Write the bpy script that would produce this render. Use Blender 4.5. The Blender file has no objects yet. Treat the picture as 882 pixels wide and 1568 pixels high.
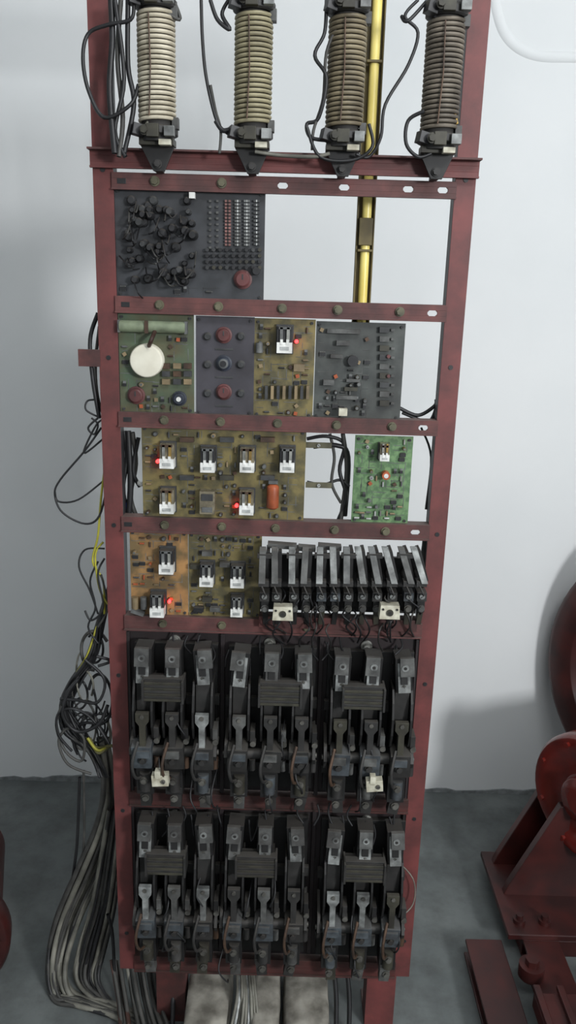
import bpy, math, random
from mathutils import Vector, Matrix
random.seed(7)
sc = bpy.context.scene
sc.view_settings.view_transform = 'Standard'
sc.view_settings.look = 'None'

# ---------------- camera calibration (rack is 0.60 m wide, front face in plane y=0) ----------
TH = math.radians(15.5); RO = math.radians(1.65); F = 1256.0
CAM = Vector((0.021, -1.352, 1.50))
def ray(u, v):
    du = u*1.0204-450; dv = v*1.0204-800
    a = du*math.cos(RO)+dv*math.sin(RO); b = -du*math.sin(RO)+dv*math.cos(RO)
    return Vector((a, F*math.cos(TH)-b*math.sin(TH), -F*math.sin(TH)-b*math.cos(TH)))
def P(u, v, y=0.0):          # survey point measured on the vertical plane y
    d = ray(u, v); t = (y-CAM.y)/d.y
    p = CAM+d*t
    if p.z < 0.006: p.z = 0.006
    return p
def Z(v, y=0.0, u=430): return P(u, v, y).z
def X(u, v, y=0.0): return P(u, v, y).x

cam = bpy.data.objects.new('camera', bpy.data.cameras.new('camera'))
sc.collection.objects.link(cam); sc.camera = cam
f = Vector((0, math.cos(TH), -math.sin(TH))); r0 = Vector((1, 0, 0)); u0 = Vector((0, math.sin(TH), math.cos(TH)))
R = r0*math.cos(RO)+u0*math.sin(RO); U = u0*math.cos(RO)-r0*math.sin(RO)
cam.matrix_world = Matrix.Translation(CAM) @ Matrix((R, U, -f)).transposed().to_4x4()
cam.data.sensor_fit = 'VERTICAL'; cam.data.sensor_height = 36; cam.data.lens = 36*F/1600
cam.data.clip_start = 0.02

# ---------------- materials ----------------
def lin(c): return tuple(((x/255)/12.92 if x/255 <= 0.04045 else ((x/255+0.055)/1.055)**2.4) for x in c)
MATS = {}
def mat(name, c, rough=0.5, metal=0.0, c2=None, scale=30, bump=0.0, emit=0, coat=0, spread=(0.35, 0.65), dust=0.0, grime=0.0):
    if name in MATS: return MATS[name]
    m = bpy.data.materials.new(name); m.use_nodes = True
    nt = m.node_tree; b = nt.nodes['Principled BSDF']
    c1 = (*lin(c), 1)
    b.inputs['Roughness'].default_value = rough; b.inputs['Metallic'].default_value = metal
    if coat: b.inputs['Coat Weight'].default_value = coat
    tc = nt.nodes.new('ShaderNodeTexCoord'); n = nt.nodes.new('ShaderNodeTexNoise')
    n.inputs['Scale'].default_value = scale; n.inputs['Detail'].default_value = 6
    nt.links.new(tc.outputs['Object'], n.inputs['Vector'])
    cr = nt.nodes.new('ShaderNodeValToRGB')
    cr.color_ramp.elements[0].position = spread[0]; cr.color_ramp.elements[1].position = spread[1]
    cc = c2 if c2 else tuple(x*0.72 for x in c)
    cr.color_ramp.elements[0].color = (*lin(cc), 1); cr.color_ramp.elements[1].color = c1
    nt.links.new(n.outputs['Fac'], cr.inputs['Fac']); out = cr.outputs['Color']
    def mix(out, fac_socket, col):
        mx = nt.nodes.new('ShaderNodeMix'); mx.data_type = 'RGBA'
        nt.links.new(fac_socket, mx.inputs[0]); nt.links.new(out, mx.inputs[6]); mx.inputs[7].default_value = (*lin(col), 1)
        return mx.outputs[2]
    if grime:     # large blotchy dirt
        n2 = nt.nodes.new('ShaderNodeTexNoise'); n2.inputs['Scale'].default_value = 11; n2.inputs['Detail'].default_value = 9; n2.inputs['Roughness'].default_value = .7
        nt.links.new(tc.outputs['Object'], n2.inputs['Vector'])
        mr = nt.nodes.new('ShaderNodeMapRange'); mr.inputs[1].default_value = .42; mr.inputs[2].default_value = .66; mr.inputs[4].default_value = grime
        nt.links.new(n2.outputs['Fac'], mr.inputs[0]); out = mix(out, mr.outputs[0], (38, 33, 31))
    if dust:      # grey dust settled on upward faces
        g = nt.nodes.new('ShaderNodeNewGeometry'); sx = nt.nodes.new('ShaderNodeSeparateXYZ'); nt.links.new(g.outputs['Normal'], sx.inputs[0])
        mr = nt.nodes.new('ShaderNodeMapRange'); mr.inputs[1].default_value = .25; mr.inputs[2].default_value = .95; mr.inputs[4].default_value = dust
        nt.links.new(sx.outputs['Z'], mr.inputs[0]); out = mix(out, mr.outputs[0], (116, 111, 104))
    nt.links.new(out, b.inputs['Base Color'])
    if bump:
        bp = nt.nodes.new('ShaderNodeBump'); bp.inputs['Strength'].default_value = bump; bp.inputs['Distance'].default_value = 0.002
        nt.links.new(n.outputs['Fac'], bp.inputs['Height']); nt.links.new(bp.outputs['Normal'], b.inputs['Normal'])
    if emit:
        b.inputs['Emission Color'].default_value = c1; b.inputs['Emission Strength'].default_value = emit
    MATS[name] = m; return m

red = mat('rack_red_paint', (116, 59, 57), 0.58, c2=(94, 49, 48), scale=14, bump=0.1, grime=.5)
redd = mat('rack_red_dusty', (104, 61, 58), 0.65, c2=(78, 47, 46), scale=25, grime=.55, dust=.4)
redk = mat('rack_red_grimy', (84, 42, 39), 0.6, c2=(58, 33, 31), scale=25, grime=.6, dust=.2)
mach = mat('machine_red_paint', (112, 28, 20), 0.26, c2=(82, 23, 17), scale=9, coat=0.4)
machd = mat('machine_dark_red', (66, 25, 22), 0.42, c2=(44, 19, 18), scale=14)
back = mat('backing_panel_maroon', (44, 34, 36), 0.6, c2=(29, 25, 27), scale=12, grime=.4)
blk = mat('black_bakelite', (39, 39, 41), 0.5, c2=(27, 27, 29), scale=60, dust=.35)
dgr = mat('dark_grey_plastic', (60, 61, 62), 0.55, c2=(43, 44, 45), scale=60, dust=.35)
gry = mat('dusty_grey_moulding', (114, 116, 115), 0.6, c2=(78, 80, 80), scale=50, grime=.5)
lgt = mat('light_zinc', (194, 196, 194), 0.42, 0.2, c2=(138, 140, 138), scale=60)
stl = mat('dull_steel', (156, 156, 150), 0.42, 0.4, c2=(106, 106, 100), scale=50)
c_lgt = mat('grimy_zinc', (160, 163, 161), 0.5, 0.2, c2=(96, 98, 97), scale=45, grime=.75)
c_gry = mat('grimy_grey', (100, 101, 99), 0.6, c2=(60, 61, 60), scale=45, grime=.75, dust=.3)
c_dgr = mat('grimy_dark_grey', (49, 48, 47), 0.6, c2=(32, 32, 31), scale=45, grime=.5, dust=.28)
c_blk = mat('grimy_black', (28, 27, 27), 0.55, c2=(19, 18, 18), scale=45, dust=.2)
c_blg = mat('grimy_blue_grey', (80, 87, 92), 0.6, c2=(46, 50, 54), scale=45, grime=.65, dust=.3)
c_stl = mat('grimy_steel', (116, 114, 108), 0.45, 0.4, c2=(72, 71, 67), scale=45, grime=.5)
c_olv = mat('grimy_olive', (68, 66, 55), 0.55, 0.1, c2=(46, 45, 38), scale=40, grime=.6, dust=.2)
c_crm = mat('aged_cream', (214, 211, 193), 0.5, c2=(168, 162, 142), scale=60, grime=.25)
olv = mat('olive_steel', (106, 102, 82), 0.5, 0.2, c2=(74, 72, 58), scale=40)
brs = mat('brass', (170, 140, 76), 0.4, 0.5, c2=(120, 98, 58), scale=40)
cop = mat('aged_copper', (92, 71, 56), 0.5, 0.4, c2=(64, 52, 45), scale=60)
wht = mat('white_plastic', (234, 234, 230), 0.4, c2=(196, 196, 192), scale=60)
cer = mat('cream_ceramic', (198, 190, 170), 0.6, c2=(148, 139, 119), scale=25)
cer2 = mat('olive_ceramic', (162, 154, 124), 0.6, c2=(120, 113, 90), scale=25)
cer3 = mat('brown_ceramic', (132, 121, 97), 0.6, c2=(90, 81, 65), scale=25)
cer4 = mat('grey_brown_ceramic', (126, 117, 104), 0.6, c2=(82, 75, 66), scale=25)
drk = mat('coil_core_dark', (44, 42, 40), 0.8)
wbk = mat('cable_black', (33, 33, 35), 0.5)
wgr = mat('cable_grey', (128, 126, 116), 0.6, c2=(86, 85, 78), scale=20)
wdg = mat('cable_dark_grey', (72, 71, 68), 0.6)
wyl = mat('cable_yellow', (186, 180, 62), 0.5)
wbl = mat('cable_blue', (40, 70, 150), 0.5)
wbr = mat('cable_brown', (74, 50, 43), 0.5)
p_dark = mat('pcb_charcoal', (62, 64, 68), 0.5, c2=(45, 47, 50), scale=30, grime=.4)
p_dark2 = mat('pcb_slate', (75, 79, 76), 0.5, c2=(52, 56, 55), scale=40, grime=.4)
p_grn = mat('pcb_dull_green', (80, 98, 77), 0.5, c2=(90, 86, 62), scale=25, grime=.4)
p_bg = mat('pcb_bright_green', (108, 140, 96), 0.5, c2=(80, 110, 75), scale=110, spread=(0.42, 0.58), grime=.2)
p_ol = mat('pcb_olive', (122, 110, 68), 0.5, c2=(86, 81, 56), scale=45, spread=(0.4, 0.6), grime=.45)
p_or = mat('pcb_amber', (170, 128, 80), 0.5, c2=(112, 93, 62), scale=30, spread=(0.4, 0.6), grime=.4)
plum = mat('plum_panel', (71, 69, 76), 0.5, c2=(55, 53, 59), scale=20, grime=.4)
krd = mat('knob_red', (104, 60, 59), 0.45); kbl = mat('knob_blue', (50, 55, 66), 0.4)
org = mat('orange_capacitor', (176, 90, 54), 0.4)
rst = mat('resistor_tan', (140, 122, 92), 0.5); rrd = mat('resistor_rose', (140, 98, 93), 0.5)
led = mat('red_led', (255, 40, 40), 0.3, emit=9)
yel = mat('yellow_strip', (240, 222, 132), 0.35, c2=(214, 193, 98), scale=8)
brn = mat('olive_channel', (112, 99, 58), 0.6, c2=(80, 70, 43))
clr = mat('smoky_relay_cover', (130, 122, 103), 0.2, c2=(88, 82, 68), scale=80)
cnc = mat('concrete_dusty', (156, 152, 142), 0.85, c2=(94, 90, 82), scale=22, bump=0.5)

# ---------------- mesh builder ----------------
class MB:
    def __init__(s): s.v = []; s.f = []; s.m = []; s.sm = []; s.mats = []
    def mi(s, m):
        if m not in s.mats: s.mats.append(m)
        return s.mats.index(m)
    def add(s, vs, fs, m, smooth=False):
        o = len(s.v); s.v += [tuple(p) for p in vs]; k = s.mi(m)
        for q in fs: s.f.append([i+o for i in q]); s.m.append(k); s.sm.append(smooth)
    def box(s, c, d, m, rot=(0, 0, 0), taper=1.0):
        M = Matrix.Rotation(rot[2], 3, 'Z') @ Matrix.Rotation(rot[1], 3, 'Y') @ Matrix.Rotation(rot[0], 3, 'X')
        c = Vector(c); vs = []
        for sz in (-1, 1):
            k = taper if sz > 0 else 1
            for sx, sy in ((-1, -1), (1, -1), (1, 1), (-1, 1)):
                vs.append(c+M @ Vector((sx*d[0]/2*k, sy*d[1]/2*k, sz*d[2]/2)))
        s.add(vs, [(3, 2, 1, 0), (4, 5, 6, 7), (0, 1, 5, 4), (1, 2, 6, 5), (2, 3, 7, 6), (3, 0, 4, 7)], m)
    def bx(s, x0, x1, y0, y1, z0, z1, m):
        s.box(((x0+x1)/2, (y0+y1)/2, (z0+z1)/2), (abs(x1-x0), abs(y1-y0), abs(z1-z0)), m)
    def lathe(s, p, axis, prof, m, seg=20):   # prof: (t along axis, r)
        p = Vector(p); ax = Vector(axis).normalized()
        a = ax.orthogonal().normalized(); b = ax.cross(a); vs = []; fs = []
        for t, r in prof:
            for i in range(seg):
                an = 2*math.pi*i/seg; vs.append(p+ax*t+a*(r*math.cos(an))+b*(r*math.sin(an)))
        for j in range(len(prof)-1):
            for i in range(seg):
                k = (i+1) % seg; fs.append((j*seg+i, j*seg+k, (j+1)*seg+k, (j+1)*seg+i))
        s.add(vs, fs, m, seg > 8)
        n = len(vs)
        s.add(vs[:seg], [tuple(range(seg-1, -1, -1))], m); s.add(vs[n-seg:], [tuple(range(seg))], m)
    def cyl(s, p0, p1, r, m, seg=14, r1=None):
        p0 = Vector(p0); p1 = Vector(p1); L = (p1-p0).length
        s.lathe(p0, p1-p0, [(0, r), (L, r if r1 is None else r1)], m, seg)
    def ball(s, c, r, m, seg=10):
        n = 6; s.lathe(Vector(c)-Vector((0, r, 0)), (0, 1, 0), [(r-r*math.cos(math.pi*i/n), max(1e-5, r*math.sin(math.pi*i/n))) for i in range(n+1)], m, seg)
    def tube(s, pts, r, m, seg=6):
        pts = [Vector(p) for p in pts]; vs = []; fs = []; a = None
        for i, p in enumerate(pts):
            t = (pts[min(i+1, len(pts)-1)]-pts[max(i-1, 0)]).normalized()
            if a is None: a = t.orthogonal().normalized()
            a = (a-t*a.dot(t)).normalized(); b = t.cross(a)
            for k in range(seg):
                an = 2*math.pi*k/seg; vs.append(p+a*(r*math.cos(an))+b*(r*math.sin(an)))
        for j in range(len(pts)-1):
            for i in range(seg):
                k = (i+1) % seg; fs.append((j*seg+i, j*seg+k, (j+1)*seg+k, (j+1)*seg+i))
        s.add(vs, fs, m, True)
    def prism(s, pts, y0, y1, m):       # polygon in x,z extruded along y
        n = len(pts); vs = [(x, y0, z) for x, z in pts]+[(x, y1, z) for x, z in pts]
        fs = [tuple(range(n)), tuple(range(2*n-1, n-1, -1))]
        for i in range(n): k = (i+1) % n; fs.append((i, i+n, k+n, k))
        s.add(vs, fs, m)
    def xprism(s, pts, x0, x1, m):      # polygon in y,z extruded along x
        n = len(pts); vs = [(x0, y, z) for y, z in pts]+[(x1, y, z) for y, z in pts]
        fs = [tuple(range(n)), tuple(range(2*n-1, n-1, -1))]
        for i in range(n): k = (i+1) % n; fs.append((i, i+n, k+n, k))
        s.add(vs, fs, m)
    def bolt(s, x, z, y, r, m, h=0.005, axis=(0, -1, 0)):
        a = Vector(axis); p = Vector((x, y, z))
        s.cyl(p, p+a*h*0.3, r*1.35, m, 14); s.cyl(p+a*h*0.3, p+a*h, r, m, 6)
    def screw(s, x, z, y, r, m, h=0.003):
        s.cyl((x, y, z), (x, y-h, z), r, m, 12)
        s.box((x, y-h, z), (r*1.6, 0.0008, r*0.3), drk, rot=(0, random.uniform(-1.2, 1.2), 0))
    def obj(s, name, bevel=0.0008):
        me = bpy.data.meshes.new(name); me.from_pydata(s.v, [], s.f)
        for m in s.mats: me.materials.append(m)
        me.polygons.foreach_set('material_index', s.m); me.polygons.foreach_set('use_smooth', s.sm); me.update()
        o = bpy.data.objects.new(name, me); sc.collection.objects.link(o)
        if bevel:
            b = o.modifiers.new('bevel', 'BEVEL'); b.width = bevel; b.segments = 2; b.limit_method = 'ANGLE'; b.angle_limit = math.radians(40)
        return o

def smoothpath(pts, n=6):
    pts = [Vector(p) for p in pts]; out = []
    for i in range(len(pts)-1):
        p0 = pts[max(i-1, 0)]; p1 = pts[i]; p2 = pts[i+1]; p3 = pts[min(i+2, len(pts)-1)]
        for k in range(n):
            t = k/n
            out.append(0.5*((2*p1)+(p2-p0)*t+(2*p0-5*p1+4*p2-p3)*t*t+(3*p1-p0-3*p2+p3)*t**3))
    out.append(pts[-1]); return out
def wire(mb, uv, y, r, m, jit=0.0):
    pts = []
    for q in uv:
        yy = q[2] if len(q) > 2 else y
        p = P(q[0], q[1], yy+random.uniform(-jit, jit)); p.z = max(p.z, r+0.001); pts.append(p)
    mb.tube(smoothpath(pts), r, m)

# ---------------- room ----------------
def wallmat(name, c, c2, scale, rough):
    return mat(name, c, rough, c2=c2, scale=scale, bump=0.15, spread=(0.3, 0.7))
wm = wallmat('white_distemper', (225, 226, 226), (209, 212, 213), 1.3, 0.9)
fm = mat('floor_grey_cement', (110, 115, 114), 0.75, c2=(86, 91, 91), scale=5.0, bump=.3, spread=(.3, .7), grime=.35)
WY = 0.84
def shell(name, x0, x1, y0, y1, z0, z1, m):
    b = MB(); b.bx(x0, x1, y0, y1, z0, z1, m); return b.obj(name, 0)
shell('wall_back', -2.4, 2.6, WY, WY+0.15, 0, 2.9, wm)
shell('wall_left', -2.55, -2.4, -3.8, WY+0.15, 0, 2.9, wm)
shell('wall_right', 2.6, 2.75, -3.8, WY+0.15, 0, 2.9, wm)
shell('floor', -2.55, 2.75, -3.8, WY+0.15, -0.1, 0, fm)
shell('ceiling', -2.55, 2.75, -3.8, WY+0.15, 2.9, 3.0, wm)
# ragged cement edge at foot of wall
b = MB(); xs = [-2.4+i*0.03 for i in range(167)]
pts = [(-2.4, 0.0)]+[(x, 0.010+random.uniform(0, 0.010)+.006*math.sin(x*9)) for x in xs]+[(xs[-1], 0.0)]
b.prism([(x, z) for x, z in reversed(pts)], WY-0.005, WY, mat('dirty_wash', (138, 142, 143), 0.9)); b.obj('baseboard_back', 0)

# ---------------- rack frame ----------------
ZT = Z(0)+0.14; ZB = Z(1490)
b = MB()
zsplit = Z(962)
for s in (-1, 1):
    b.bx(s*0.268, s*0.300, 0.0, 0.004, ZB, ZT, red)
    b.bx(s*0.296, s*0.300, 0.004, 0.045, ZB, ZT, redd)
    b.bx(s*0.268, s*0.272, 0.004, 0.030, ZB, ZT, blk)
    for k in range(7):
        z = ZB+0.09+k*0.29
        b.cyl((s*0.284, -0.0012, z), (s*0.284, 0.001, z), 0.004, blk, 10)
def bar(va, vb, slots=(), bolts=(), y=-0.004, x0=-0.270, x1=0.270, m=redd, lip=0.02, dark=()):
    z1 = Z(va); z0 = Z(vb); h = z1-z0; zm = (z0+z1)/2
    sl = sorted([(X(u, (va+vb)/2)) for u in slots]); hw = 0.0080; hh = min(0.0045, h*0.3)
    b.bx(x0, x1, y, y+0.004, zm+hh, z1, m); b.bx(x0, x1, y, y+0.004, z0, zm-hh, m)
    e = x0
    for q in sl:
        b.bx(e, q-hw, y, y+0.004, zm-hh, zm+hh, m); e = q+hw
        for sx in (-1, 1):          # rounded slot ends
            for sz in (-1, 1):
                cx, cz = q+sx*hw, zm+sz*hh; k = .0030
                b.prism([(cx, cz), (cx-sx*k, cz), (cx, cz-sz*k)][::(1 if sx*sz > 0 else -1)], y, y+.004, m)
    b.bx(e, x1, y, y+0.004, zm-hh, zm+hh, m)
    b.bx(x0, x1, y+0.004, y+0.004+lip, z1-0.003, z1, m)
    b.bx(x0, x1, y-0.004, y, z0, z0+0.003, m)
    for u in dark:
        xx = X(u, (va+vb)/2); b.bx(xx-.007, xx+.007, y-.0006, y, zm-.004, zm+.004, blk)
    for u in bolts:
        xx = X(u, (va+vb)/2); b.bolt(xx, zm+0.001, y, 0.0058, olv, 0.007)
bar(237, 266, y=-0.008, x0=-0.302, x1=0.302, m=red)
b.bx(-0.302, 0.302, -0.026, -0.008, Z(237)-0.003, Z(237), redd)
bar(271, 298, slots=(433, 527, 625, 678), bolts=(340, 238), dark=(187,))
bar(460, 486, slots=(662,), bolts=(245, 335, 432, 517, 612), dark=(193,))
bar(637, 660, slots=(648,), bolts=(252, 338, 425, 515, 600), dark=(196,))
bar(797, 820, slots=(636,), bolts=(253, 340, 422, 512, 590), dark=(197,))
bar(948, 970, bolts=(250, 340, 470))
bar(1218, 1238, m=redk)
bar(1468, 1490, m=redk)
z = ZT-0.03; b.bx(-0.3, 0.3, -0.004, 0, z, ZT, red)
# feet
for u in (262, 582):
    x = X(u, 1530); b.bx(x-0.03, x+0.03, -0.002, 0.004, 0, ZB+0.002, redk if u < 300 else red)
    b.bx(x-0.03, x-0.025, 0.004, 0.05, 0, ZB, redd); b.bx(x+0.025, x+0.03, 0.004, 0.05, 0, ZB, redd)
    b.bx(x-0.03, x+0.03, 0.0, 0.09, 0, 0.006, redd)
# clip bracket on left
p = P(133, 548); b.bx(p.x-0.014, -0.298, -0.002, 0.004, p.z-0.014, p.z+0.014, redd)
# small bracket strips in row three gap
for v in (680, 741):
    x0 = X(468, v, .03); x1 = X(508, v, .03); z = Z(v, .03); b.bx(x0, x1, 0.028, 0.031, z-0.005, z+0.005, olv)
    b.screw((x0+x1)/2, z, 0.028, 0.003, lgt)
b.obj('steel_equipment_rack', 0.001)

# backing panels behind contactors
b = MB()
for (a, c) in ((972, 1216), (1240, 1466)):
    b.bx(-0.266, 0.266, 0.010, 0.015, Z(c), Z(a), back)
    for u in (267, 413, 562):
        xx = X(u, a+16); zz = Z(a+16)
        b.lathe((xx, 0.010, zz), (0, -1, 0), [(0, .011), (.004, .011), (.004, .006), (.014, .006)], stl, 14)
        b.cyl((xx, -.004, zz), (xx, -.006, zz), .003, blk, 8)
for u in (198, 340, 488, 632):
    xx = X(u, 1100); b.bx(xx-0.004, xx+0.004, 0.002, 0.010, Z(1460), Z(975), back)
b.obj('contactor_backing_panel', 0.001)

# ---------------- yellow conduit channel behind the rack ----------------
xc = X(572, 100, .07); b = MB()
zt = Z(0, .07)+0.12; zb = Z(630, .07)
b.bx(xc-0.015, xc+0.015, 0.074, 0.078, zb, zt, brn); b.bx(xc-0.015, xc-0.0125, 0.064, 0.078, zb, zt, brn); b.bx(xc+0.0125, xc+0.015, 0.064, 0.078, zb, zt, brn)
b.lathe((xc+.001, .067, zb), (0, 0, 1), [(0, .0078), (zt-zb, .0078)], yel, 18)
for v in (90, 380): b.bx(xc-0.012, xc+0.012, 0.056, 0.066, Z(v, .06)-0.002, Z(v, .06)+0.002, brn)
b.bx(xc-0.011, xc+.011, .055, .066, Z(372, .06), Z(330, .06), brn)
b.bx(xc-0.02, xc+0.02, 0.0, 0.06, Z(470), Z(465), redd)
b.obj('yellow_conduit_channel')

# ---------------- wirewound resistors ----------------
def resistor(u, core, seed, darkwire):
    rnd = random.Random(seed); b = MB(); yc = -0.032
    x = X(u, 110, yc); z0 = Z(200, yc); z1 = Z(22, yc)
    b.cyl((x, yc, z0-0.01), (x, yc, z1+0.03), 0.0225, darkwire, 24)
    turns = int((z1-z0)/0.0070); n = 22; pts = []
    for i in range(turns*n+1):
        a = 2*math.pi*i/n; pts.append((x+0.0258*math.cos(a), yc+0.0258*math.sin(a), z0+0.004+(z1-z0-0.008)*i/(turns*n)))
    b.tube(pts, 0.0030, core, 6)
    for zz, s in ((z0, -1), (z1, 1)):
        b.lathe((x, yc, zz), (0, 0, s), [(0, .027), (.002, .031), (.012, .031), (.014, .026), (.022, .024)], c_dgr, 24)
        b.box((x-0.026, yc-0.02, zz+s*0.008), (0.016, 0.018, 0.016), blk, rot=(0, .2, .3))
        b.box((x+0.022, yc-0.028, zz+s*0.010), (0.015, 0.012, 0.014), c_lgt)
        b.box((x-0.002, yc-0.032, zz+s*0.010), (0.018, 0.010, 0.018), c_olv)
        b.box((x+0.028, yc-0.005, zz-s*0.004), (0.010, 0.014, 0.016), c_gry)
        b.bolt(x-0.014, zz+s*0.01, yc-0.033, 0.0055, c_olv, 0.008)
    xs = x+rnd.choice((-.006, .004, .008))
    b.tube([(xs, yc-0.0305, z1-0.01), (xs+.002, yc-0.031, (z0+z1)/2), (xs-.001, yc-0.0305, z0+0.01)], 0.0012, cop)
    b.box((x, yc, z0-0.022), (0.052, 0.03, 0.010), c_olv)
    b.box((x+0.014, yc-0.018, z0-0.024), (0.018, 0.014, 0.008), c_crm)
    b.prism([(x-0.026, z0-0.026), (x-0.007, z0-0.062), (x+0.010, z0-0.062), (x+0.026, z0-0.026)], -0.034, -0.030, c_blk)
    b.bx(x-0.006, x+0.006, -0.030, -0.008, z0-0.062, z0-0.048, c_blk)
    b.bolt(x, z0-0.052, -0.034, 0.005, c_dgr, 0.007)
    b.obj('wirewound_resistor', 0.0006)
resistor(240, cer, 1, drk); resistor(388, cer2, 2, drk); resistor(530, cer3, 3, drk); resistor(678, cer4, 4, drk)

# ---------------- circuit boards ----------------
YB = 0.006
def board_rect(u0_, v0_, u1_, v1_, y=YB):
    vm = (v0_+v1_)/2; return X(u0_, vm, y), X(u1_, vm, y), Z(v1_, y), Z(v0_, y)
def base(b, r, m, y=YB):
    x0, x1, z0, z1 = r; b.bx(x0, x1, y, y+0.0025, z0, z1, m)
    for xx in (x0+.006, x1-.006):
        for zz in (z0+.006, z1-.006): b.screw(xx, zz, y, .0024, dgr)
def scatter(b, r, seed, dens=0.6, cell=0.0125, pal=None, avoid=(), y=YB, traces=True, tcol=None):
    rnd = random.Random(seed); x0, x1, z0, z1 = r; pal = pal or [rst, blk, dgr, gry, cop]
    nx = int((x1-x0-.008)/cell); nz = int((z1-z0-.008)/cell)
    for i in range(nx):
        for j in range(nz):
            x = x0+.004+cell*(i+.5)+rnd.uniform(-1, 1)*.0015; z = z0+.004+cell*(j+.5)+rnd.uniform(-1, 1)*.0015
            if any(abs(x-a[0]) < a[2] and abs(z-a[1]) < a[3] for a in avoid): continue
            if traces and rnd.random() < 0.6:
                L = rnd.uniform(.008, .02)
                if rnd.random() < .5: b.bx(max(x0, x-L/2), min(x1, x+L/2), y-.0004, y, z+.005, z+.0060, tcol or gry)
                else: b.bx(x+.005, x+.0060, y-.0004, y, max(z0, z-L/2), min(z1, z+L/2), tcol or gry)
            if rnd.random() > dens: continue
            k = rnd.random(); m = rnd.choice(pal)
            if k < .35:
                h = rnd.random() < .6; d = Vector((1, 0, 0)) if h else Vector((0, 0, 1)); c = Vector((x, y-.0028, z))
                b.cyl(c-d*.0042, c+d*.0042, .0017, m, 8); b.tube([c-d*.006+Vector((0, .0026, 0)), c-d*.005, c+d*.005, c+d*.006+Vector((0, .0026, 0))], .0004, stl, 4)
            elif k < .55:
                rr = rnd.uniform(.0025, .0042); hh = rnd.uniform(.006, .012)
                b.lathe((x, y, z), (0, -1, 0), [(0, rr), (hh*.9, rr), (hh, rr*.8)], m, 12)
                b.cyl((x, y-hh, z), (x, y-hh-.0003, z), rr*.6, gry, 10)
            elif k < .7: b.box((x, y-.004, z), (.006, .0025, .006), rnd.choice([org, cop, rst]), rot=(0, rnd.uniform(0, 1.5), 0))
            elif k < .85:
                b.box((x, y-.004, z), (.0055, .004, .005), blk); b.box((x, y-.0055, z+.0045), (.005, .001, .004), gry)
            else:
                b.box((x, y-.002, z), (.010, .003, .006), blk)
                for q in range(4):
                    b.box((x-.0036+q*.0024, y-.001, z+.0036), (.0008, .001, .0014), stl); b.box((x-.0036+q*.0024, y-.001, z-.0036), (.0008, .001, .0014), stl)
def relay(b, u, v, big=1.0, y=YB, brassy=False):
    p = P(u, v, y-.012); x, z = p.x, p.z; w = .026*big
    b.box((x, y-.003, z), (w+.004, .006, .050*big), dgr)
    b.box((x, y-.014, z+.006), (w, .018, .032*big), clr if brassy else blk)
    b.box((x-w*.22, y-.0245, z+.009), (w*.20, .004, .024*big), gry if not brassy else stl); b.box((x+w*.22, y-.0245, z+.009), (w*.20, .004, .024*big), stl if not brassy else brs)
    b.box((x, y-.0245, z+.020*big), (w*.8, .004, .004), cop if brassy else gry)
    b.box((x, y-.017, z-.013*big), (w*1.02, .022, .018*big), wht)
    b.box((x-w*.2, y-.026, z-.003), (w*.18, .006, .008), wht); b.box((x+w*.2, y-.026, z-.003), (w*.18, .006, .008), wht)
    b.box((x, y-.0285, z-.014*big), (w*.6, .0006, .006*big), lgt)
def ledp(b, u, v, y=YB):
    p = P(u, v, y-.012); b.cyl((p.x, y, p.z), (p.x, y-.010, p.z), .0028, led, 10); b.ball((p.x, y-.010, p.z), .0034, led)
    b.cyl((p.x, y, p.z), (p.x, y-.003, p.z), .0045, blk, 10)
def pt(u, v, w, h, y=YB): p = P(u, v, y); return (p.x, p.z, w, h)
def knob(b, u, v, r, m, y=YB, h=.012):
    p = P(u, v, y); b.lathe((p.x, y, p.z), (0, -1, 0), [(0, r*1.25), (.003, r*1.25), (.003, r), (h*.85, r), (h, r*.8)], m, 22)
    b.box((p.x, y-h, p.z+r*.3), (r*.2, .001, r*.7), dgr)

# board 1 : charcoal driver board
b = MB(); r = board_rect(177, 293, 405, 462); base(b, r, p_dark)
rnd = random.Random(3)
for i in range(52):
    u = rnd.uniform(196, 298); v = rnd.uniform(306, 432); p = P(u, v, YB); rr = rnd.uniform(.0045, .008); h = rnd.uniform(.010, .022)
    b.lathe((p.x, YB, p.z), (0, -1, 0), [(0, rr), (h*.8, rr), (h, rr*.65)], rnd.choice([blk, blk, blk, wbk, dgr]), 14)
for i in range(34):
    q0 = (rnd.uniform(195, 300), rnd.uniform(305, 430)); q1 = (q0[0]+rnd.uniform(-30, 30), q0[1]+rnd.uniform(-15, 40))
    wire(b, [(q0[0], q0[1], 0), ((q0[0]+q1[0])/2, (q0[1]+q1[1])/2+8, -.028), (q1[0], q1[1], 0)], 0, .0013, rnd.choice([wbk, wdg, blk]))
for uu, mm, n in ((322, c_gry, 9), (333, c_gry, 9), (349, rrd, 14), (364, c_gry, 14), (378, gry, 14), (393, dgr, 12)):
    for j in range(n):
        v = 308+j*(72/n if n > 9 else 80/n); p = P(uu, v, YB-.004)
        b.box((p.x, YB-.004, p.z), (.0095 if n > 9 else .004, .004, .0034), mm)
        if n > 9: b.box((p.x, YB-.0062, p.z), (.002, .0005, .0034), lgt if mm != rrd else drk)
for v in (383, 392, 401, 410):
    for u in range(318, 400, 10):
        p = P(u, v, YB); b.cyl((p.x, YB, p.z), (p.x, YB-.009, p.z), .003, rnd.choice([blk, dgr, blk, c_olv]), 8)
knob(b, 372, 428, .012, krd); b.cyl(P(393, 415, YB), P(393, 415, YB)+Vector((0, -.015, 0)), .006, blk)
p = P(295, 300, 0); b.box((p.x, -.004, p.z), (.009, .012, .009), wht)
scatter(b, board_rect(180, 432, 345, 460), 8, .35, pal=[blk, dgr], tcol=dgr)
b.obj('charcoal_circuit_board', .0004)

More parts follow.
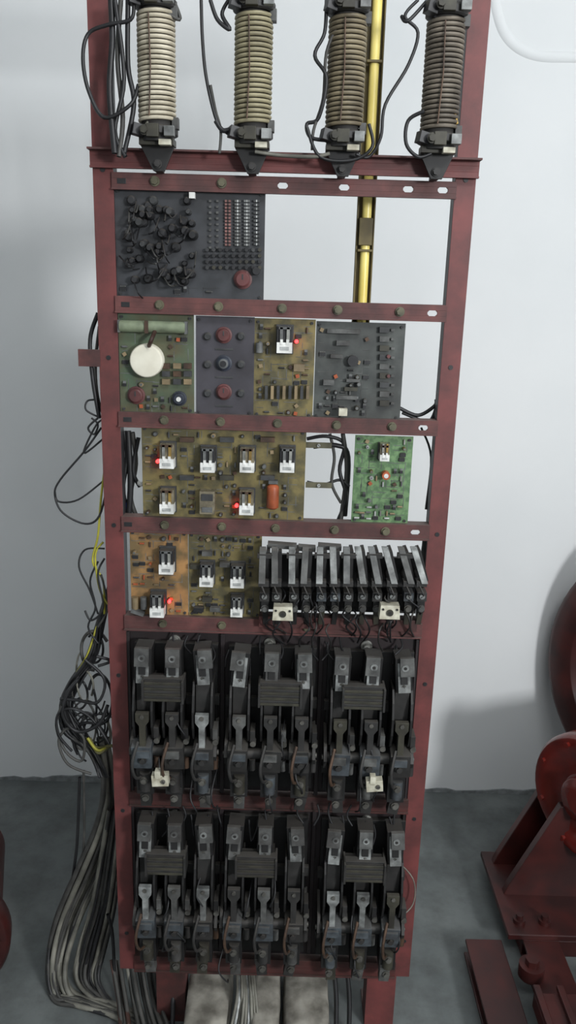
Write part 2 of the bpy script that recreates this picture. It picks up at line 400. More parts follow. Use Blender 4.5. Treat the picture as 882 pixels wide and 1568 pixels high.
# board 2a green with white transformer disc
b = MB(); r = board_rect(183, 486, 297, 638); base(b, r, p_grn)
p = P(227, 551, YB)
b.lathe((p.x, YB, p.z), (0, -1, 0), [(0, .0275), (.018, .0275), (.0205, .026), (.021, .024), (.021, .001)], mat('white_ceramic_disc', (226, 222, 206), .5, c2=(212, 207, 190)), 36)
p = P(237, 500, YB)
b.cyl((p.x-.055, YB-.012, p.z), (p.x+.052, YB-.012, p.z), .0095, mat('green_resistor', (140, 152, 124), .5, grime=.3), 18)
for q in (-.056, .053): b.box((p.x+q, YB-.009, p.z), (.004, .018, .02), gry)
b.box((p.x-.01, YB-.022, p.z), (.006, .003, .02), cop)
wire(b, [(237, 508, -.012), (232, 520, -.03), (228, 530, -.02)], 0, .0035, wbr)
knob(b, 209, 605, .012, krd); knob(b, 275, 610, .010, kbl)
p = P(275, 610, YB); b.cyl((p.x, YB-.012, p.z), (p.x, YB-.0135, p.z), .004, wht)
for i, v in enumerate((560, 572, 584)):
    for u in (255, 272, 288):
        p = P(u, v, YB); b.box((p.x, YB-.004, p.z), (.013, .007, .009), [cop, dgr, rst][(i+u) % 3])
scatter(b, r, 5, .5, avoid=[pt(227, 551, .034, .034), pt(237, 500, .07, .018), pt(209, 605, .015, .015), pt(275, 610, .014, .015), pt(272, 572, .03, .022)])
b.obj('green_power_supply_board', .0004)

# 2b knob panel
b = MB(); r = board_rect(300, 487, 389, 639); base(b, r, plum)
for v, m in ((513, krd), (556, kbl), (600, krd)):
    knob(b, 343, v, .0108, m)
    for u in (318, 369): knob(b, u, v+2, .0055, dgr, h=.008)
    p = P(343, v+22, YB); b.box((p.x, YB-.0005, p.z), (.03, .001, .003), dgr)
p = P(343, 556, YB); b.lathe((p.x, YB-.012, p.z), (0, -1, 0), [(0, .008), (.001, .008), (.001, .005), (.003, .005)], gry, 18); b.cyl((p.x, YB-.0145, p.z), (p.x, YB-.0155, p.z), .005, wbk)
b.obj('fuse_holder_panel', .0005)

# 2c
b = MB(); r = board_rect(389, 488, 481, 640); base(b, r, p_ol)
relay(b, 436, 520, .95); ledp(b, 454, 523)
for i in range(8):
    p = P(408+i*9, 600, YB); b.box((p.x, YB-.006, p.z), (.005, .010, .022), rst if i % 2 else dgr)
b.cyl(P(397, 525, 0), P(397, 540, 0), .006, gry); b.box(P(458, 563, 0), (.018, .008, .012), rst)
scatter(b, r, 6, .6, avoid=[pt(436, 520, .02, .036), pt(440, 600, .045, .014)])
b.obj('relay_circuit_board', .0004)
# 2d
b = MB(); r = board_rect(482, 490, 617, 640); base(b, r, p_dark2)
for u, v, w, h in ((526, 507, .055, .007), (515, 545, .02, .006), (525, 525, .022, .008), (537, 595, .022, .006), (540, 582, .022, .005), (503, 585, .018, .009), (530, 608, .035, .006)):
    p = P(u, v, YB); b.box((p.x, YB-.006, p.z), (w, .008, h), random.choice([c_gry, c_olv, c_gry]))
for j in range(9):
    p = P(588, 505+j*14, YB); b.box((p.x, YB-.004, p.z), (.016, .007, .009), [dgr, c_gry, c_olv][j % 3]); b.box((p.x+.014, YB-.003, p.z), (.006, .005, .004), c_gry)
for v in (545, 575):
    p = P(594, v, YB); b.cyl((p.x, YB-.006, p.z), (p.x, YB-.012, p.z), .003, krd, 10)
p = P(540, 552, YB); b.cyl((p.x, YB, p.z), (p.x, YB-.012, p.z), .009, blk)
p = P(524, 628, YB); b.box((p.x, -.014, p.z), (.014, .012, .012), c_crm)
scatter(b, r, 9, .45, pal=[dgr, c_gry, blk, c_olv], avoid=[pt(526, 520, .03, .022), pt(588, 560, .022, .09)], tcol=c_gry)
b.obj('slate_control_board', .0004)

# row 3
b = MB(); r = board_rect(218, 657, 467, 797); base(b, r, p_ol)
L3 = [(257, 697, 1), (319, 703, 0), (379, 703, 1), (440, 703, 0), (257, 766, 1), (318, 768, 0), (378, 768, 1)]
for u, v, q in L3:
    if (u, v) == (318, 768):
        p = P(u, v, YB-.012); b.box((p.x, YB-.011, p.z), (.026, .022, .04), clr); b.box((p.x, YB-.0225, p.z+.01), (.02, .002, .012), dgr); b.box((p.x, YB-.0225, p.z-.012), (.018, .002, .009), gry)
    else: relay(b, u, v, .92, brassy=bool(q))
ledp(b, 241, 707); ledp(b, 362, 775)
p = P(418, 758, YB); b.lathe((p.x, YB-.011, p.z-.022), (0, 0, 1), [(0, .006), (.003, .0105), (.04, .0105), (.044, .006)], org, 18)
b.box((p.x, YB-.010, p.z+.026), (.016, .01, .006), gry)
for u in (287, 348, 410):
    for v in (672, 730): p = P(u, v, YB); b.box((p.x, YB-.006, p.z), (.024, .010, .008), [dgr, c_olv, cop][(u+v) % 3])
scatter(b, r, 11, .5, avoid=[pt(u, v, .019, .031) for u, v, q in L3]+[pt(418, 758, .016, .03)]+[pt(u, v, .015, .007) for u in (287, 348, 410) for v in (672, 730)])
b.obj('relay_driver_board', .0004)
b = MB(); r = board_rect(541, 663, 629, 797); base(b, r, p_bg)
relay(b, 588, 692, .6, brassy=True)
p = P(590, 726, YB); b.cyl((p.x, YB, p.z), (p.x, YB-.015, p.z), .007, org)
b.cyl((p.x, YB-.015, p.z), (p.x, YB-.0155, p.z), .004, wht)
scatter(b, r, 12, .5, cell=.0105, pal=[rst, gry, lgt, stl, p_ol], tcol=gry, avoid=[pt(588, 692, .016, .02), pt(590, 726, .012, .012)])
b.obj('green_interface_board', .0004)

# row 4
b = MB(); r = board_rect(200, 817, 288, 947); base(b, r, p_or)
relay(b, 256, 858, .95); relay(b, 242, 924, .95); ledp(b, 259, 922)
for u in (208, 221):
    p = P(u, 920, YB); b.cyl((p.x, YB-.008, p.z-.012), (p.x, YB-.008, p.z+.01), .006, rst if u < 215 else gry, 14)
p = P(213, 933, YB); b.box((p.x, YB-.012, p.z), (.024, .014, .006), gry, rot=(0, .3, 0))
scatter(b, r, 14, .45, pal=[rst, org, cop, dgr], avoid=[pt(256, 858, .02, .03), pt(242, 924, .02, .03), pt(213, 925, .02, .02)])
b.obj('amber_relay_board', .0004)
b = MB(); r = board_rect(289, 818, 400, 947); base(b, r, p_ol)
for u, v in ((317, 878), (364, 880)): relay(b, u, v, .9)
relay(b, 363, 926, .8)
for u, v in ((300, 865), (345, 862), (318, 915), (305, 930), (330, 930), (318, 845)):
    p = P(u, v, YB); b.box((p.x, YB-.007, p.z), (.018, .012, .008), random.choice([dgr, blk, c_gry, c_olv]))
scatter(b, r, 15, .75, pal=[blk, dgr, gry, rst], avoid=[pt(317, 878, .018, .03), pt(364, 880, .018, .03), pt(363, 926, .018, .026)])
b.obj('olive_relay_board', .0004)

# ---------------- relay bank (row four, right) ----------------
b = MB(); yk = -.045
xa = X(398, 900, 0); xb = X(640, 900, 0)
b.bx(xa, xb, -.002, .004, Z(925), Z(905), c_dgr); b.bx(xa, xb, -.02, .004, Z(955), Z(938), redk)
b.bx(xa, xb, .004, .012, Z(935), Z(850), c_blk)
rnd = random.Random(21)
cols = [(402, 0), (421, -.03), (447, -.02), (466, .03), (489, 0), (510, -.05), (530, -.02), (552, -.16), (574, -.20), (597, -.26), (622, -.28), (642, -.30)]
for i, (u, lean) in enumerate(cols):
    pb = P(u, 868, yk); x = pb.x; z = pb.z
    mb_ = rnd.choice([c_lgt, c_gry, gry, c_lgt])
    prof = [(-.030, -.026), (-.008, .036), (.0, .042), (.010, .040), (.012, .0), (.006, -.030)]
    # curved contact blade: polygon in (y,z), sheared sideways by its lean
    n = len(prof); vs = []
    for sx in (-1, 1):
        for py, pz in prof: vs.append((x+sx*.0055+lean*pz, yk+py*.8, z+pz*.86))
    fs = [tuple(range(n)), tuple(range(2*n-1, n-1, -1))]+[(q, q+n, (q+1) % n+n, (q+1) % n) for q in range(n)]
    b.add(vs, fs, mb_)
    b.box((x+.009+lean*.01, yk+.014, z+.002), (.006, .036, .056), c_blk, rot=(0, lean, 0))
    b.box((x+.003, yk-.012, z-.024), (.018, .018, .010), c_dgr)
    if i % 2 == 0: b.box((x+.004+lean*.03, yk-.004, z+.022), (.026, .010, .008), c_dgr)
    b.cyl((x+.004, yk+.004, z-.03), (x+.004, .0, z-.026), .0075, c_dgr, 12)
    p2 = P(u+3, 912, yk+.01)
    b.box((p2.x, p2.y+.005, p2.z), (.017, .026, .016), rnd.choice([c_dgr, c_dgr, c_blg]))
    b.screw(p2.x, p2.z+.002, p2.y-.009, .0048, c_lgt)
    b.box((p2.x+.001, p2.y+.01, p2.z-.020), (.013, .02, .022), c_blk)
    b.bolt(p2.x+.001, p2.z-.024, p2.y, .005, rnd.choice([c_stl, c_gry]), .006)
    b.box((p2.x+.002, p2.y+.014, p2.z-.045), (.009, .008, .030), rnd.choice([c_olv, c_dgr, c_blk]), rot=(.2, rnd.uniform(-.1, .1), 0))
    b.tube(smoothpath([(x, yk-.02, z-.028), (x+.006, yk-.028, z-.04), (p2.x, p2.y-.01, p2.z+.006)]), .0016, c_dgr)
for u, v, wd in ((432, 836, .05), (470, 840, .03), (505, 838, .04)):
    p = P(u, v, -.03); b.box((p.x, -.026, p.z), (wd, .018, .008), c_gry, rot=(0, .05, 0))
for u, v in ((433, 940), (597, 938)):
    p = P(u, v, -.06); b.box((p.x, -.05, p.z), (.036, .022, .025), c_crm, taper=.9); b.bx(p.x-.012, p.x+.012, -.04, 0, p.z-.006, p.z+.006, dgr)
    b.cyl((p.x, -.061, p.z), (p.x, -.063, p.z), .006, c_olv, 14); b.cyl((p.x, -.063, p.z), (p.x, -.0635, p.z), .003, drk, 10)
    for q in (-.012, .012): b.cyl((p.x+q, -.061, p.z+.006), (p.x+q, -.0625, p.z+.006), .002, drk, 8)
b.obj('auxiliary_relay_bank', .0009)

# ---------------- contactors ----------------
def contactor(ul, ur, vt, vb_, seed, creams=()):
    rnd = random.Random(seed); b = MB(); yf = -.05
    vm = (vt+vb_)/2; zt_ = Z(vt, yf); zb_ = Z(vb_, yf); H = zt_-zb_
    xl = X(ul, vm, yf); xr = X(ur, vm, yf); w = xr-xl; xc = (xl+xr)/2
    zz = lambda t: zt_-t*H
    b.bx(xl+.004, xr-.004, -.002, .010, zz(.96), zz(.03), c_blk)
    b.bx(xl, xr, -.012, -.002, zz(.40), zz(.34), c_dgr); b.bx(xl, xr, -.012, -.002, zz(.82), zz(.77), c_dgr)
    pit = w/3
    for k in range(3):
        x = xl+pit*(k+.5); fan = (k-1)*-.05+rnd.uniform(-.04, .04)
        mt = rnd.choice([c_lgt, c_lgt, c_gry, c_lgt])
        # top terminal: sloped stationary contact bar with clamp
        b.box((x, -.028, zz(.10)), (.030, .040, .2*H), c_blk, rot=(0, fan, 0))
        b.box((x, -.050, zz(.115)), (.022, .005, .175*H), mt, rot=(-.15, fan, 0))
        b.box((x-fan*.05, -.052, zz(.045)), (.025, .010, .034), c_gry, rot=(-.1, fan, 0))
        b.cyl((x, -.056, zz(.045)), (x, -.0585, zz(.045)), .0065, c_lgt, 12); b.cyl((x, -.0585, zz(.045)), (x, -.0592, zz(.045)), .003, drk, 8)
        b.box((x, -.0545, zz(.12)), (.012, .002, .018), c_blk, rot=(-.15, fan, 0))
        b.screw(x, zz(.165), -.052, .004, c_stl)
        # arc chute cheeks with curved front edge
        for s in (-1, 1):
            prof = [(-.004, zz(.2)), (-.004, zz(.58)), (-.035, zz(.585)), (-.052, zz(.55)), (-.064, zz(.46)), (-.064, zz(.36)), (-.056, zz(.27)), (-.044, zz(.2))]
            b.xprism(prof, x+s*.0165-.002, x+s*.0165+.002, c_blk)
        b.box((x, -.03, zz(.32)), (.026, .030, .2*H), c_dgr)
        # contact arm
        m2 = rnd.choice([c_gry, c_dgr, c_olv, c_lgt, c_dgr])
        b.prism([(x-.012, zz(.37)), (x-.012, zz(.42)), (x-.0055, zz(.45)), (x-.0055, zz(.60)), (x+.0055, zz(.60)), (x+.0055, zz(.45)), (x+.012, zz(.42)), (x+.012, zz(.37))], -.068, -.058, m2)
        b.cyl((x, -.068, zz(.39)), (x, -.071, zz(.39)), .004, c_stl, 8)
        b.box((x, -.045, zz(.5)), (.012, .03, .12*H), c_blk)
        # cam blocks on armature shaft
        b.box((x+rnd.uniform(-.003, .003), -.050, zz(.645)), (.036, .036, .048), rnd.choice([c_blg, c_dgr, c_dgr, c_blg]), rot=(.15, rnd.uniform(-.05, .05), 0))
        b.box((x, -.071, zz(.62)), (.026, .008, .014), rnd.choice([c_gry, c_blg, c_blg]))
        b.bolt(x, zz(.665), -.069, .0055, c_dgr, .006)
        # braid
        b.tube(smoothpath([(x-.008, -.066, zz(.55)), (x-.016, -.084, zz(.66)), (x-.012, -.078, zz(.76)), (x-.004, -.056, zz(.80))]), .0030, rnd.choice([c_dgr, c_dgr, cop]))
        # lower terminals
        b.box((x, -.030, zz(.84)), (.032, .04, .055), c_blk)
        b.cyl((x+.001, -.052, zz(.775)), (x+.001, -.052, zz(.89)), .0105, rnd.choice([c_dgr, c_gry, c_olv, c_blg]), 12)
        b.bolt(x, zz(.81), -.062, .0055, c_stl, .006)
        b.box((x+rnd.uniform(-.004, .004), -.040, zz(.945)), (.020, .018, .044), rnd.choice([c_gry, c_dgr, c_olv, c_dgr]), rot=(.1, rnd.uniform(-.15, .15), 0))
        b.bolt(x, zz(.95), -.050, .0055, c_stl, .006)
        # side interlock bits
        b.box((x+pit*.5-.004, -.040, zz(.53)), (.009, .030, .10*H), rnd.choice([c_dgr, c_blk, c_gry]))
        b.cyl((x+pit*.5-.003, -.058, zz(.56)), (x+pit*.5-.003, -.04, zz(.56)), .0055, c_stl, 10)
        b.cyl((x+pit*.5-.004, -.05, zz(.74)), (x+pit*.5-.004, -.05, zz(.67)), .006, rnd.choice([c_gry, c_dgr, cop]), 10)
    # laminated magnet coil across middle
    off = rnd.choice((-.016, 0, .016)); zc = zz(.235)
    for j in range(7):
        b.box((xc+off, -.050, zc+.016-j*.0054), (w*.42, .032, .0046), c_dgr if j % 2 else c_olv)
    b.box((xc+off, -.048, zc), (w*.41, .032, .040), c_blk)
    b.box((xc+off, -.054, zc+.021), (w*.44, .016, .006), c_dgr)
    for s in (-1, 1): b.box((xc+off+s*w*.22, -.050, zc), (.004, .038, .044), c_dgr)
    # shaft
    b.cyl((xl+.002, -.045, zz(.645)), (xr-.002, -.045, zz(.645)), .010, c_dgr, 16)
    b.cyl((xl-.002, -.045, zz(.645)), (xr+.002, -.045, zz(.645)), .005, c_stl, 12)
    for s in (xl+.004, xr-.004): b.xprism([(0, zz(.50)), (0, zz(.74)), (-.05, zz(.71)), (-.064, zz(.64)), (-.05, zz(.57))], s-.003, s+.003, c_dgr)
    for u, v in creams:
        p = P(u, v, -.075); b.box((p.x, -.076, p.z), (.030, .016, .022), c_crm, rot=(0, rnd.uniform(-.1, .1), 0)); b.box((p.x-.004, -.080, p.z+.014), (.010, .014, .014), c_crm)
        b.bx(p.x-.006, p.x+.006, -.068, -.01, p.z-.008, p.z+.006, c_dgr); b.screw(p.x+.006, p.z, -.084, .004, c_stl)
    for i in range(4):
        x = rnd.uniform(xl, xr); z = zz(rnd.uniform(.3, .85))
        b.tube(smoothpath([(x, -.03, z), (x+rnd.uniform(-.01, .01), -.065, z-.03), (x+rnd.uniform(-.015, .015), -.065, z-.06), (x+rnd.uniform(-.01, .01), -.03, z-.09)]), .0017, wbk)
    b.obj('electromagnetic_contactor', .0009)
contactor(198, 333, 1000, 1238, 1, [(246, 1192)])
contactor(343, 485, 1002, 1238, 2)
contactor(496, 636, 1004, 1240, 3, [(573, 1200)])
contactor(203, 334, 1268, 1494, 4)
contactor(336, 472, 1268, 1494, 5)
contactor(486, 622, 1270, 1498, 6)

# ---------------- wiring ----------------
b = MB()
for uv, r, m in [
    ([(205, 5), (200, 30), (165, 38), (135, 52), (127, 90), (136, 140), (160, 180), (200, 160), (212, 130)], .0030, wbk),
    ([(170, 0), (172, 60), (168, 140), (176, 235)], .005, wbk), ([(185, 0), (180, 90), (188, 180), (182, 240)], .004, wdg),
    ([(196, 0), (196, 100), (205, 160), (190, 235)], .004, wbk), ([(176, 0), (190, 120), (176, 200), (192, 240)], .0035, wbk),
    ([(222, 120), (238, 160), (225, 190), (212, 205)], .0026, wgr),
    ([(308, 0), (310, 60), (316, 120), (332, 185), (350, 205), (370, 215)], .0026, wbk),
    ([(322, 0), (333, 30), (352, 45), (340, 22), (350, 0)], .0030, wbk), ([(330, 185), (342, 200), (360, 195)], .0036, wbk),
    ([(322, 130), (330, 170), (338, 200), (336, 235)], .0024, wdg),
    ([(500, 0), (497, 50), (482, 85), (500, 120), (488, 180), (470, 190), (475, 210), (500, 215)], .0028, wbk),
    ([(515, 0), (520, 30), (500, 80), (495, 150), (480, 200), (478, 230)], .0024, wdg),
    ([(470, 195), (490, 240), (540, 245), (570, 225), (565, 190)], .0026, wbk), ([(390, 232), (430, 238), (480, 240), (505, 235)], .0028, wgr),
    ([(640, 0), (620, 25), (640, 50), (625, 100), (590, 160), (583, 210), (565, 240), (545, 236)], .0025, wbk),
    ([(655, 0), (625, 32), (615, 25)], .0028, wbk), ([(650, 170), (625, 185), (622, 220), (640, 240), (660, 235)], .0028, wbk),
    ([(245, 12), (275, 30), (268, 5)], .0026, wdg), ([(690, 15), (700, 60), (690, 130), (700, 190)], .0022, brs),
    ([(682, 40), (688, 100), (682, 180)], .0018, wgr), ([(664, 0), (660, 20), (690, 35), (700, 10)], .0028, wbk)]:
    wire(b, uv, -.045, r, m, .006)
# hanging wires visible through row gaps
for uv, r, m in [([(190, 660), (195, 700), (188, 750), (200, 800)], .005, wbk), ([(203, 662), (208, 710), (200, 760), (212, 798)], .0045, wdg), ([(212, 670), (204, 720), (214, 745)], .004, wbk),
    ([(184, 660), (186, 720), (184, 800)], .006, wbk), ([(196, 660), (200, 740), (196, 800)], .006, wbk),
    ([(196, 770), (205, 785), (200, 810)], .003, wbl), ([(189, 760), (196, 790), (192, 815)], .003, wbl), ([(208, 735), (216, 742), (222, 738)], .004, wht),
    ([(470, 672), (500, 668), (527, 680), (520, 720), (530, 760), (518, 796)], .0035, wbk), ([(480, 684), (515, 682), (533, 700), (528, 790)], .0045, wbk),
    ([(525, 664), (531, 720), (522, 795)], .004, wdg), ([(470, 738), (495, 742), (520, 735), (535, 745)], .003, wbk), ([(505, 664), (512, 700), (508, 740), (522, 770)], .0028, wdg),
    ([(612, 625), (640, 636), (665, 622), (668, 612)], .0035, wbk), ([(616, 632), (650, 645), (662, 640), (672, 610)], .003, wbk), ([(645, 655), (660, 700), (652, 780)], .002, wbk)]:
    wire(b, uv, .035, r, m, .004)
rnd = random.Random(5)
for i in range(34):
    u = rnd.uniform(400, 645); v = rnd.uniform(880, 955); wire(b, [(u, v, -.01), (u+rnd.uniform(-12, 12), v+12, -.045), (u+rnd.uniform(-15, 15), v+30, -.035), (u+rnd.uniform(-10, 10), v+45, -.0)], 0, .0016, rnd.choice([wbk, c_dgr, wbk, wbk]))
for i in range(22):
    u = rnd.uniform(205, 620); v = rnd.uniform(968, 1008); wire(b, [(u, v, 0), (u+rnd.uniform(-6, 6), v+15, -.015), (u+rnd.uniform(-9, 9), v+28, -.03)], 0, .0018, wbk)
for i in range(22):
    u = rnd.uniform(205, 615); v = rnd.uniform(1228, 1262); wire(b, [(u, v, -.02), (u+rnd.uniform(-7, 7), v+16, -.025), (u+rnd.uniform(-9, 9), v+32, -.03)], 0, .0019, wbk)
wire(b, [(598, 1310, -.04), (632, 1345, -.02), (632, 1385, -.02), (605, 1410, -.04)], 0, .0013, wgr)
wire(b, [(640, 955, 0), (645, 1000, .01), (636, 1100, .01), (640, 1220, .01)], 0, .004, wbk)
wire(b, [(652, 820, .02), (645, 880, .02), (640, 950, .02), (636, 1000, .02)], 0, .005, wdg)
b.obj('rack_wiring_loom', 0)

# cable tangle at left of rack
b = MB()
for uv, r, m in [
    ([(154, 640), (132, 628), (134, 614), (150, 612)], .0018, wbk),
    ([(155, 655), (130, 690), (92, 735), (84, 758), (96, 785), (130, 802), (152, 790), (165, 740)], .0020, wbk),
    ([(158, 672), (128, 694), (148, 650), (165, 640)], .0018, wbk), ([(160, 735), (120, 765), (90, 768), (84, 752)], .0018, wbk),
    ([(164, 690), (155, 760), (150, 820), (142, 860), (158, 890), (160, 940)], .0022, wyl), ([(158, 830), (146, 850), (152, 900), (165, 925)], .002, wyl),
    ([(160, 840), (130, 842), (121, 868), (138, 905), (150, 940)], .0018, wbk), ([(160, 855), (150, 880), (158, 930), (140, 950), (130, 935)], .002, wbk),
    ([(150, 860), (138, 890), (146, 930), (135, 960), (150, 985)], .002, wbk), ([(155, 880), (165, 930), (150, 960)], .002, wdg),
    ([(140, 640), (150, 650), (144, 665), (135, 655), (150, 640)], .0018, wbk),
    ([(150, 480), (138, 520), (142, 580), (152, 640)], .004, wbk), ([(152, 500), (146, 560), (150, 610), (160, 640)], .003, wdg),
    ([(148, 1005), (170, 1012), (150, 1020)], .003, wbk), ([(95, 1080), (86, 1110), (100, 1150), (125, 1165), (128, 1130), (105, 1115), (90, 1135), (104, 1170), (140, 1185)], .0028, wdg),
    ([(120, 1040), (104, 1060), (96, 1095), (118, 1120), (150, 1110), (165, 1080)], .0034, wbk), ([(130, 1010), (160, 1040), (150, 1075), (118, 1072), (92, 1070)], .003, wbk),
    ([(110, 1150), (90, 1125), (88, 1095), (110, 1085), (140, 1100), (168, 1140)], .0026, wbk)]:
    wire(b, uv, .02, r, m, .005)
rnd = random.Random(31)
for i in range(20):      # descending bundle
    o = rnd.uniform(-8, 8); k = rnd.uniform(.6, 1.6); wire(b, [(168+o*.3, 900), (152+o*k*.6, 955), (140+o, 1005), (112+o*k, 1045), (98+o*k, 1080), (112+o*2, 1120), (140+o*k, 1150), (160+o, 1190)], .05, rnd.choice([.0018, .0025, .0036]), wyl if i == 3 else rnd.choice([wbk, wbk, wdg]), .015)
for i in range(18):      # loops
    cx = rnd.uniform(116, 152); cy = rnd.uniform(985, 1160); a0 = rnd.uniform(0, 6); sp = rnd.uniform(.4, .62)
    rx = rnd.uniform(8, 26); ry = rnd.uniform(16, 44)
    wire(b, [(cx+rx*math.cos(a0+k*sp)*(1+.05*k), cy+ry*math.sin(a0+k*sp)) for k in range(9)], .05, rnd.choice([.0018, .0024, .0032]), rnd.choice([wbk, wbk, wdg, wbk, wgr]), .006)
for i in range(3): wire(b, [(130+i*4, 1130), (150, 1145+i*4), (172, 1142), (180, 1160)], .04, .003, wyl if i == 1 else mat('cable_olive', (120, 116, 70), .6), .01)
for i in range(30):      # thick grey cables to floor
    o = rnd.uniform(-18, 16); y0 = rnd.uniform(.05, .13)
    wire(b, [(158+o*.4, 1130, y0), (168+o*.6, 1200, y0), (165+o, 1260, y0+.02), (140+o*1.3, 1330, y0+.04), (105+o*1.2, 1410, y0+.04), (88+o*.9, 1480, .08), (98+o, 1530, .05), (140+o*1.5, 1556, .03), (200+o, 1572, .0)],
         .08, rnd.choice([.0035, .0045, .0060]), rnd.choice([wgr, wdg, wgr, wdg, wbk]), .012)
for i in range(18):
    o = rnd.uniform(-14, 14); wire(b, [(178+o, 1240, .06), (158+o*1.4, 1380, .09), (140+o*1.6, 1450, .10), (132+o*1.4, 1500, .08), (160+o, 1545, .03), (210, 1575, -.02)], .06, rnd.choice([.003, .0045]), rnd.choice([wgr, wdg, wbk]), .012)
for i in range(14):
    o = rnd.uniform(-30, 40); wire(b, [(195+o, 1470, .07), (205+o, 1530, .02), (215+o*1.2, 1580, -.04)], .05, rnd.choice([.004, .005]), rnd.choice([wgr, wdg, wdg, wbr]), .01)
wire(b, [(122, 1190, .1), (118, 1290, .1), (112, 1340, .12), (108, 1390, .12)], .1, .0035, wbk); wire(b, [(128, 1180, .1), (128, 1300, .1), (114, 1350, .12)], .1, .003, wdg)
wire(b, [(165, 1400, .06), (172, 1430, .06), (176, 1500, .05)], .06, .004, wbk)
b.obj('cable_bundle', 0)

# ---------------- floor objects under rack ----------------
def lump(name, u0_, u1_, seed):
    p0 = P(u0_, 1530, 0); p1 = P(u1_, 1530, 0); x0, x1 = p0.x, p1.x
    import bmesh
    bm = bmesh.new(); bmesh.ops.create_cube(bm, size=1)
    bmesh.ops.subdivide_edges(bm, edges=bm.edges, cuts=5, use_grid_fill=True)
    rn = random.Random(seed)
    for v in bm.verts:
        c = Vector((v.co.x, v.co.y, v.co.z)); s = (c.normalized()*.5*.35+c*.65)
        v.co = Vector(((x0+x1)/2+s.x*(x1-x0)*1.08, 0.015+s.y*.25, max(0, .04+s.z*.095)))+Vector((rn.uniform(-1, 1), rn.uniform(-1, 1), rn.uniform(-.2, 1)))*.0022
    me = bpy.data.meshes.new(name); bm.to_mesh(me); bm.free(); me.materials.append(cnc)
    for pl in me.polygons: pl.use_smooth = True
    o = bpy.data.objects.new(name, me); sc.collection.objects.link(o)
lump('concrete_block', 288, 352, 1); lump('concrete_block', 388, 428, 2); lump('concrete_block', 436, 502, 3)
b = MB()
for i in range(9):
    o = i*3; wire(b, [(362+o, 1480, .03), (364+o*1.1, 1515, -.03), (360+o*1.4, 1545, -.05), (350+o*2, 1590, -.09)], 0, .0032, random.choice([wgr, wgr, wgr, lgt]), .004)
for u in (262, 512, 532): wire(b, [(u, 1490, .02), (u+3, 1530, .0), (u+2, 1590, -.03)], 0, .005, wbk)
b.obj('ground_cable_bunch', 0)

# ---------------- traction machine right ----------------
b = MB()
def disc(b, c, n, prof, m, seg=48): b.lathe(c, n, prof, m, seg)
c = P(893, 1226, .30); n = Vector((-.86, -.51, 0)).normalized()
disc(b, c-n*.05, n, [(0, .155), (.040, .155), (.052, .147), (.052, .118), (.044, .108), (.044, .06), (.064, .055), (.070, .03)], mach)
t = n.cross(Vector((0, 0, 1))).normalized()
for i in range(8):
    a = i*math.pi/4+.3; q = c+t*(.132*math.cos(a))+Vector((0, 0, .132*math.sin(a)))
    b.cyl(q, q+n*.010, .008, mach, 6)
disc(b, c-n*.50, n, [(0, .12), (.02, .135), (.45, .135)], machd)
for i in range(20):
    a = i*2*math.pi/20; e = (t*math.cos(a)+Vector((0, 0, math.sin(a)))); q = c-n*.27+e*.141
    b.cyl(q-n*.18, q+n*.18, .006, machd, 6)
# big sheave
c2 = P(1078, 1060, .52); n2 = Vector((-.72, -.69, 0)).normalized()
disc(b, c2-n2*.04, n2, [(0, .40), (.012, .415), (.02, .395), (.03, .395), (.038, .415), (.05, .415), (.058, .395), (.07, .395), (.078, .415), (.09, .40), (.09, .34), (.075, .33), (.075, .1), (.11, .09), (.11, .0)], machd, 72)
zc = c.z
for yy in (.33, .44):          # slanting pedestal plates behind the end shield
    b.prism([(.585, .055), (.595, .085), (.70, zc-.04), (1.05, zc-.04), (1.10, .055)], yy, yy+.022, machd)
b.bx(.565, 1.1, .20, .49, .045, .060, machd)
for (xx, yy) in ((.60, .24), (.66, .24)): b.cyl((xx, yy, .060), (xx, yy, .070), .014, machd, 16); b.cyl((xx, yy, .070), (xx, yy, .082), .009, machd, 6)
b.cyl((.59, .10, .045), (.59, .10, .075), .028, machd, 20); b.cyl((.59, .10, .075), (.59, .10, .09), .016, machd, 6)
for xs_ in (.465, .60, .80):
    b.bx(xs_, xs_+.085, -.55, .20, .037, .045, machd); b.bx(xs_, xs_+.085, -.55, .20, 0, .008, machd); b.bx(xs_+.036, xs_+.048, -.55, .20, .008, .037, machd)
b.bx(.60, 1.1, .20, .46, 0, .045, machd)
b.bx(.57, 1.1, -.16, .02, .045, .08, machd)
for k in range(6): b.bx(.57+k*.05, .585+k*.05, -.17, .03, .08, .092, machd)
b.obj('elevator_traction_machine', .002)

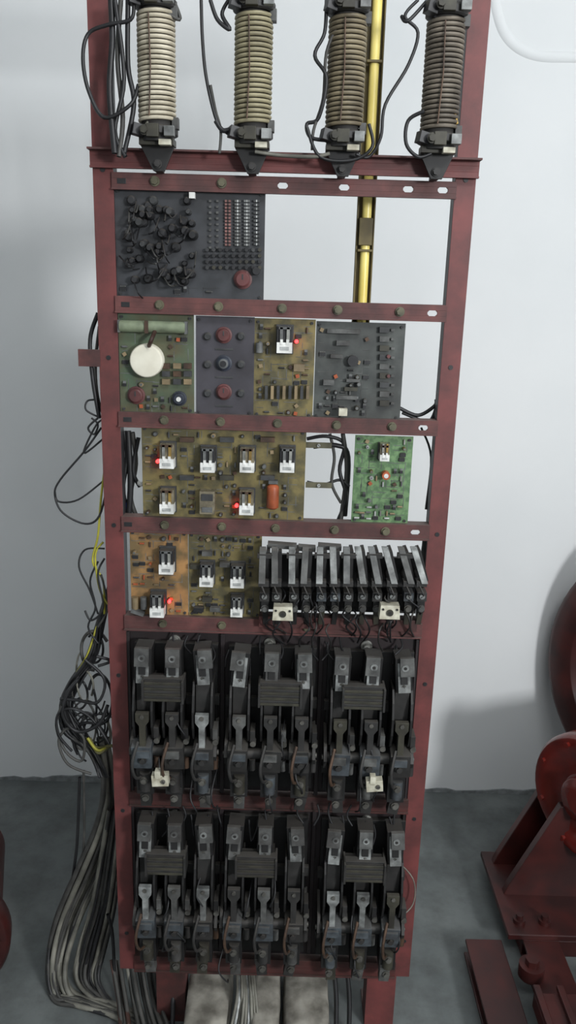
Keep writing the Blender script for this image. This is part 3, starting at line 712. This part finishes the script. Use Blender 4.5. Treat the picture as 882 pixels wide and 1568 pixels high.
# machine at left edge
b = MB(); c = P(-98, 1440, .10); n = Vector((.25, -.97, 0)).normalized()
disc(b, c, n, [(-.30, .12), (-.02, .135), (-.02, .158), (.02, .158), (.03, .150), (.03, .05), (.05, .045), (.05, .0)], machd)
for i in range(8):
    a = i*math.pi/4; t = n.cross(Vector((0, 0, 1))).normalized(); q = c+t*.130*math.cos(a)+Vector((0, 0, .130*math.sin(a))); b.cyl(q+n*.03, q+n*.042, .009, machd, 6)
b.bx(c.x-.14, c.x+.03, .12, .36, 0, .05, machd); b.bx(c.x-.11, c.x-.07, .14, .34, .05, c.z, machd); b.bx(c.x-.01, c.x+.02, .14, .34, .05, c.z, machd)
b.obj('red_electric_motor', .002)

# wall-coloured bead, added to stand in for a soft shadow arc, upper right
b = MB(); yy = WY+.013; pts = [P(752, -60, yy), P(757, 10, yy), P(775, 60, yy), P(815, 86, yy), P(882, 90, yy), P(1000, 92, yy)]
b.tube(smoothpath(pts), .018, wm, 16); b.obj('wall_shadow_arc_bead', 0)

# ---------------- lights ----------------
b = MB(); fx, fy = .7, -1.25
b.bx(fx-.62, fx+.62, fy-.05, fy+.05, 2.85, 2.90, wht); b.cyl((fx-.58, fy, 2.82), (fx+.58, fy, 2.82), .016, mat('tube_glow', (245, 248, 255), .5, emit=3), 12)
for s in (-1, 1): b.bx(fx+s*.59-.01, fx+s*.59+.01, fy-.02, fy+.02, 2.80, 2.86, wht)
b.obj('fluorescent_ceiling_lamp', .001)
def area(name, loc, tgt, sx, sy, e, col):
    L = bpy.data.lights.new(name, 'AREA'); L.shape = 'RECTANGLE'; L.size = sx; L.size_y = sy; L.energy = e; L.color = col
    o = bpy.data.objects.new(name, L); sc.collection.objects.link(o); o.location = loc
    o.rotation_euler = (Vector(tgt)-Vector(loc)).to_track_quat('-Z', 'Y').to_euler()
area('tube_light', (fx, fy, 2.78), (.2, .8, 1.4), 1.2, .35, 20, (.96, .985, 1))
area('window_daylight', (2.1, -3.2, 1.95), (0, .4, 1.3), .5, .5, 96, (.965, .985, 1))
w = bpy.data.worlds.new('world'); sc.world = w; w.use_nodes = True
w.node_tree.nodes['Background'].inputs['Color'].default_value = (.89, .95, 1, 1)
w.node_tree.nodes['Background'].inputs['Strength'].default_value = .45
